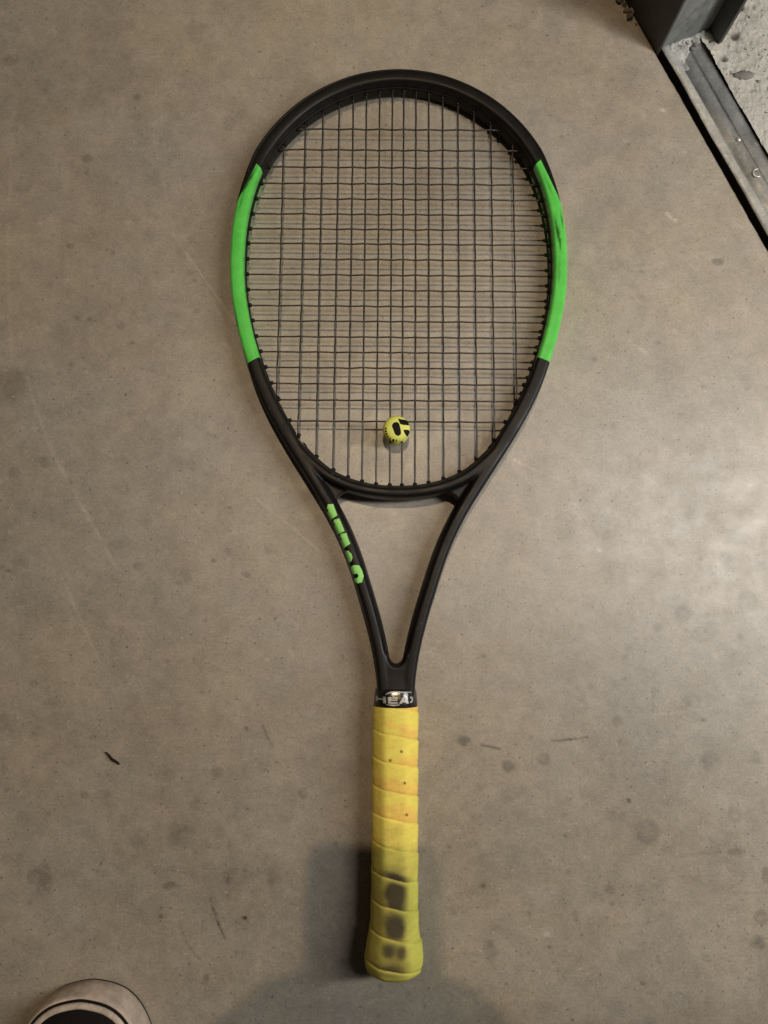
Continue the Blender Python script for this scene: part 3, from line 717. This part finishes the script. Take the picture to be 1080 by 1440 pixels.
for px, py in [(564.5, 1057), (549, 1069.5), (569, 1101.5), (572, 1146.5)]:
    cx, cy = loc(px, py, .0155); d = np.hypot(gx + hx - cx, VV - cy) / .0011; m = (.9 * np.exp(-d ** 4) * (np.sin(TH) > 0))[..., None]; col = col * (1 - m) + np.array([.07, .04, .02]) * m
g = grid('grip', PG, M['grip'], racket, (False, True), (True, True)); g['label'] = 'yellow overgrip wrapped round the handle with dark grime near the butt'
setcol(g.data, np.clip(col, .01, 1).reshape(-1, 3))

# collar band above the grip with silver lettering
vc0, vc1 = vt - .0008, loc(556, 970.5, .0155)[1]
zs = np.array([(0, -.02), (0, 0), (.12, .00045), (.5, .0003), (.85, .0001), (1, -.0004), (1, -.003)])
PC = np.zeros((len(zs) * 1, NA, 3))
for i, (t, dr) in enumerate(zs):
    hwc = .0158 - t * .0008; r_ = octa(th, hwc, hwc * .93) + dr; v_ = vc0 + t * (vc1 - vc0)
    PC[i, :, 0] = hx + r_ * np.cos(th); PC[i, :, 1] = v_; PC[i, :, 2] = r_ * np.sin(th)
col_o = grid('collar', PC, M['collar'], racket, (False, True), (False, False)); col_o['label'] = 'glossy black collar band with silver lettering'
cb = BVHTree.FromPolygons([v.co.copy() for v in col_o.data.vertices], [tuple(p.vertices) for p in col_o.data.polygons])
S2 = 12.7
def L4(p): return lc(p, 515, 960, S2, .0150)
word = [L4(p) for p in (
    # H
    [(170, 255), (205, 255), (205, 290), (300, 290), (300, 255), (352, 255), (352, 372), (300, 372), (300, 318), (205, 318), (205, 345), (170, 345)],
    # E
    [(388, 262), (565, 262), (565, 290), (440, 290), (440, 304), (555, 304), (555, 328), (440, 328), (440, 350), (565, 350), (565, 376), (388, 376)],
    # A
    [(585, 376), (655, 262), (710, 262), (770, 376), (720, 376), (705, 352), (650, 352), (636, 376)],
    # D
    [(785, 262), (815, 262), (840, 285), (840, 345), (815, 372), (785, 372), (785, 345), (806, 340), (806, 295), (785, 290)])]
decal('collar_lettering', word, cb, M['silver'], col_o, step=.00016, lift=.00010, rnd=0, holes=[L4([(668, 325), (683, 298), (698, 325)])])
arc = [L4([(340, 212), (390, 176), (460, 158), (560, 158), (700, 166), (830, 178), (840, 196), (760, 188), (600, 180), (480, 184), (405, 202), (350, 226)]),
       L4([(330, 385), (420, 392), (560, 392), (620, 392), (560, 412), (480, 418), (400, 405)])]
decal('collar_emblem', arc, cb, M['silver'], col_o, step=.00016, lift=.00010, rnd=1)

# ------------------------------------------------------------------ dampener (removable: a thing of its own)
dz = .0058
dxl, dyl = loc(557.5, 603.5, .0058)
dp = RM @ Vector((dxl, dyl, 0))
damp = empty('vibration_dampener', (dp.x, dp.y, dp.z - .004), (RX, 0, RZ))
tag(damp, 'small round yellow vibration dampener with a black emblem wedged between the lowest strings', 'dampener')
Rd = .0103
prof = [(0, .0103), (.3, .0102), (.6, .0098), (.8, .0091), (.92, .0080), (.99, .0064), (1, .0055), (.97, .0044), (.86, .0036), (.80, .0030), (.80, .0002), (.9, -.0008), (.98, -.0018), (.98, -.0032), (.85, -.0042), (0, -.0045)]
th2 = np.linspace(0, 2 * np.pi, 56, endpoint=False)
pr = np.array([p for p in prof]); Pd = np.zeros((len(pr), 56, 3))
Pd[..., 0] = pr[:, 0][:, None] * Rd * np.cos(th2); Pd[..., 1] = pr[:, 0][:, None] * Rd * np.sin(th2); Pd[..., 2] = pr[:, 1][:, None] + .004
body = grid('dampener_body', Pd, M['damp'], damp, (False, True)); 
db = BVHTree.FromPolygons([v.co.copy() for v in body.data.vertices], [tuple(p.vertices) for p in body.data.polygons])
S3 = 13.5
def L5(p):
    out = []
    for x, y in p:
        a, b = loc(520 + x / S3, 570 + y / S3, .0095); out.append(((a - dxl) * 1.06, (b - dyl) * 1.06))
    return out
blobs = [L5([(530, 258), (600, 278), (695, 278), (720, 320), (745, 380), (578, 378), (556, 320)]),
         L5([(625, 462), (745, 458), (742, 510), (718, 572), (685, 568), (650, 525)]),
         L5([(438, 360), (480, 325), (545, 335), (568, 400), (590, 500), (585, 550), (532, 580), (482, 550), (445, 450), (422, 400)])]
arcp = []
for k_, (x, y, s_) in enumerate([(318, 440, 17), (320, 488, 18), (332, 533, 17), (358, 575, 15), (394, 610, 14), (455, 640, 19), (508, 643, 13)]):
    arcp.append(L5([(x - s_, y - s_ * .9), (x + s_, y - s_), (x + s_ * .8, y + s_), (x - s_ * .9, y + s_ * .8)]))
decal('dampener_emblem', blobs, db, M['ink'], damp, step=.00014, lift=.00009, rnd=1)
decal('dampener_lettering', arcp, db, M['ink'], damp, step=.00012, lift=.00009, rnd=1)

# ================================================================== SNEAKERS
def sneaker(tip, yaw, label):
    root = empty('sneaker', (tip[0], tip[1], 0), (0, 0, yaw)); tag(root, label, 'shoe', 'sneakers of the person standing over the racket')
    n = 140; Ls = .285
    def outline(ins):
        a = np.linspace(0, 2 * np.pi, n, endpoint=False); pts = []
        # right and left sides, t along the shoe from the toe
        t = (1 - np.cos(a)) / 2; sgn = np.where(a <= np.pi, 1, -1)
        tt = t * Ls
        w = np.interp(tt, [0, .002, .006, .012, .02, .032, .05, .075, .11, .16, .21, .25, .27, .281, Ls],
                      [0, .0150, .0245, .0320, .0380, .0440, .0490, .0515, .0500, .0425, .0385, .0370, .0320, .0200, 0])
        X = sgn * w; Y = -tt
        P = np.stack([X, Y], 1)
        for _ in range(4): P = .25 * np.roll(P, 1, 0) + .5 * P + .25 * np.roll(P, -1, 0)
        T_ = np.roll(P, -1, 0) - np.roll(P, 1, 0); T_ /= np.linalg.norm(T_, axis=1)[:, None] + 1e-9
        N_ = np.stack([-T_[:, 1], T_[:, 0]], 1)
        q = P + N_ * ins
        if abs(q[:, 0]).max() > abs(P[:, 0]).max(): q = P - N_ * ins
        return q
    def band(name, lv, m, cap=(False, False)):
        P = np.zeros((len(lv), n, 3))
        for i, (ins, z) in enumerate(lv): P[i, :, :2] = outline(ins); P[i, :, 2] = z
        return grid(name, P, m, root, (False, True), cap)
    band('sole', [(.004, .0), (.0015, .0005), (0, .003), (.0, .012), (.0005, .021), (.0012, .0242), (.0022, .0252), (.0026, .0240)], M['rubber'], (True, False))
    band('sole_shade_line', [(-.0003, .0010), (-.0006, .0018), (-.0004, .0026), (.0, .0030)], M['canvas'])  # thin black band drawn for the shade under the sole
    band('piping', [(.0024, .0240), (.0023, .0256), (.0028, .0263), (.0038, .0260), (.0041, .0250)], M['canvas'])
    band('toe_trim', [(.0040, .0245), (.0041, .0262), (.0047, .0270), (.0062, .0276), (.0074, .0277), (.0080, .0268)], M['rubber'])
    # upper: domed canvas rising to the ankle
    lv = np.linspace(0, 1, 26); P = np.zeros((26, n, 3)); o0 = outline(.0076)
    axis = np.stack([np.zeros(n), np.clip(o0[:, 1], -.24, -.045)], 1)
    for i, t in enumerate(lv):
        k_ = math.sin(t * math.pi / 2) ** 1.15; q = o0 * (1 - k_ * .97) + axis * k_ * .97
        back = np.clip((-q[:, 1] - .05) / .14, 0, 1)
        P[i, :, :2] = q; P[i, :, 2] = .0266 + (.020 + .05 * back) * math.sin(t * math.pi / 2) ** .8 * (1 if t < 1 else 1)
    grid('upper', P, M['canvas'], root, (False, True), (False, True))
    for k_ in range(5):                      # laces
        y = -.105 - k_ * .016; a = np.linspace(-1, 1, 12)
        z = .0266 + .02 + .05 * np.clip((-y - .05) / .14, 0, 1)
        grid('lace', tube(np.stack([a * .024, y + a * .003, z + .004 - .010 * a ** 2], 1), .0022, 8), M['rubber'], root, (False, True), (True, True))
    return root
sneaker((-.2088, -.2668), .0, 'dirty cream rubber toe of a black sneaker poking in at the bottom left')
s2 = sneaker((.385, -.185), -.10, 'other black sneaker with cream sole, on the right foot of the photographer')

# ================================================================== PHOTOGRAPHER AND PHONE (behind the lens)
CM = Matrix.Translation((0, 0, CAMH)) @ Euler((TILT, 0, 0)).to_matrix().to_4x4()
phone = empty('smartphone', CM @ Vector((-.003, -.055, .008)), (TILT, 0, 0))
tag(phone, 'dark smartphone held flat above the racket by the photographer', 'smartphone')
def rbox(name, sx, sy, sz, r, m, parent, z=0., cxy=(0, 0), hole=None):
    a = np.linspace(0, 2 * np.pi, 48, endpoint=False); c_, s_ = np.cos(a), np.sin(a)
    X = np.sign(c_) * (sx - r) + r * c_; Y = np.sign(s_) * (sy - r) + r * s_
    lv = [(-1, .0008), (-.8, 0), (.8, 0), (1, .0008)]; P = np.zeros((4, 48, 3))
    for i, (h, ins) in enumerate(lv): P[i, :, 0] = cxy[0] + X * (1 - ins / sx); P[i, :, 1] = cxy[1] + Y * (1 - ins / sy); P[i, :, 2] = z + h * sz
    return grid(name, P, m, parent, (False, True), (True, True))
rbox('phone_body', .0385, .076, .0038, .010, M['alu'], phone)
rbox('phone_screen', .0365, .074, .0003, .009, M['glass'], phone, .0042)

def skin_body(name, V, E_, Rr, mats, region, parent=None, root=0, sub=2):
    me = bpy.data.meshes.new(name); me.from_pydata(V, E_, []); o = bpy.data.objects.new(name, me); C.objects.link(o)
    o.modifiers.new('sk', 'SKIN'); s = o.modifiers.new('ss', 'SUBSURF'); s.levels = sub; s.render_levels = sub
    for i, r_ in enumerate(Rr):
        me.skin_vertices[0].data[i].radius = (r_, r_) if np.isscalar(r_) else r_
        me.skin_vertices[0].data[i].use_root = (i == root)
    dg = bpy.context.evaluated_depsgraph_get(); nm = bpy.data.meshes.new_from_object(o.evaluated_get(dg))
    bpy.data.objects.remove(o); nm.materials.clear()
    for m in mats: nm.materials.append(m)
    for p in nm.polygons: p.material_index = region(p.center); p.use_smooth = True
    o = bpy.data.objects.new(name, nm); C.objects.link(o)
    if parent: o.parent = parent
    return o
def build_person():
    root = empty('person', (0, -.56, 0)); tag(root, 'person in dark jeans and grey sweatshirt crouching over the racket to photograph it', 'person')
    V = []; E_ = []; Rr = []
    def v(x, y, z, r): V.append((x, y + .56, z)); Rr.append(r); return len(V) - 1
    def chain(start, pts):
        prev = start
        for p in pts: i = v(*p); E_.append((prev, i)); prev = i
        return prev
    pel = v(0, -.63, .36, (.15, .12))
    chest = chain(pel, [(0, -.64, .50, (.15, .11)), (0, -.58, .64, (.16, .12)), (0, -.50, .76, (.17, .12))])
    neck = chain(chest, [(0, -.43, .83, (.10, .08)), (0, -.385, .885, .058), (0, -.345, .925, .060), (0, -.315, .975, .086), (0, -.305, 1.03, .088), (0, -.315, 1.075, .060)])
    for s in (-1, 1):
        if s < 0: chain(pel, [(-.10, -.62, .34, .10), (-.17, -.48, .42, .088), (-.215, -.34, .49, .068), (-.22, -.32, .46, .064), (-.21, -.37, .30, .058), (-.207, -.43, .15, .046), (-.207, -.44, .085, .042)])
        else: chain(pel, [(.11, -.60, .34, .10), (.24, -.40, .41, .088), (.36, -.185, .46, .068), (.365, -.165, .43, .064), (.37, -.25, .28, .058), (.375, -.33, .15, .046), (.375, -.345, .085, .042)])
        if s < 0: arm = [(-.17, -.46, .78, .062), (-.235, -.38, .70, .052), (-.260, -.27, .615, .044), (-.18, -.19, .600, .036), (-.110, -.125, .590, .027), (-.072, -.098, .588, .030)]
        else: arm = [(.17, -.46, .78, .062), (.20, -.38, .70, .052), (.185, -.29, .625, .044), (.135, -.21, .605, .036), (.085, -.135, .593, .027), (.062, -.100, .588, .030)]
        hnd = chain(chest, arm)
        hx_, hy_ = arm[-1][0], arm[-1][1]
        # four fingers curl under the phone's long edge, thumb over the screen
        for k_ in range(4):
            y = hy_ + .028 - k_ * .017
            chain(hnd, [(hx_ - s * .004, y + .004, .589, .0098), (hx_ - s * .020, y + .010, .5745 + k_ * .001, .0085), (hx_ - s * (.036 - .002 * k_), y + .010, .5735 - .004, .0074)])
        chain(hnd, [(hx_ - s * .006, hy_ + .030, .603, .0105), (hx_ - s * .026, hy_ + .046, .604, .0092), (hx_ - s * .040, hy_ + .058, .599, .0080)])
    def region(c):
        y = c.y - .56; z = c.z
        if z < .42 and True: return 0
        if z > .86 and y > -.42: return 2
        if abs(c.x) < .15 and y > -.155 and z > .55 and z < .65: return 2
        if abs(c.x) > .12 and z < .555 and y > -.62: return 0
        return 1
    body = skin_body('body', V, E_, Rr, [M['denim'], M['hood'], M['skin']], region, root)
    # head features
    hd = lambda nm, c, sz, m, sd, amp: lump(nm, (c[0], c[1] + .56, c[2]), sz, m, root, sd, 3, amp)
    hd('hair', (0, -.335, 1.035), (.098, .100, .098), M['hair'], 3, .06)
    hd('nose', (0, -.222, .985), (.013, .018, .018), M['skin'], 4, .02)
    for s in (-1, 1):
        hd('eye', (s * .031, -.236, 1.012), (.012, .008, .008), M['glass'], 5, 0); hd('ear', (s * .090, -.305, 1.0), (.010, .018, .028), M['skin'], 6, .05)
    hd('mouth', (0, -.238, .952), (.022, .008, .006), M['skin'], 8, .02)
build_person()
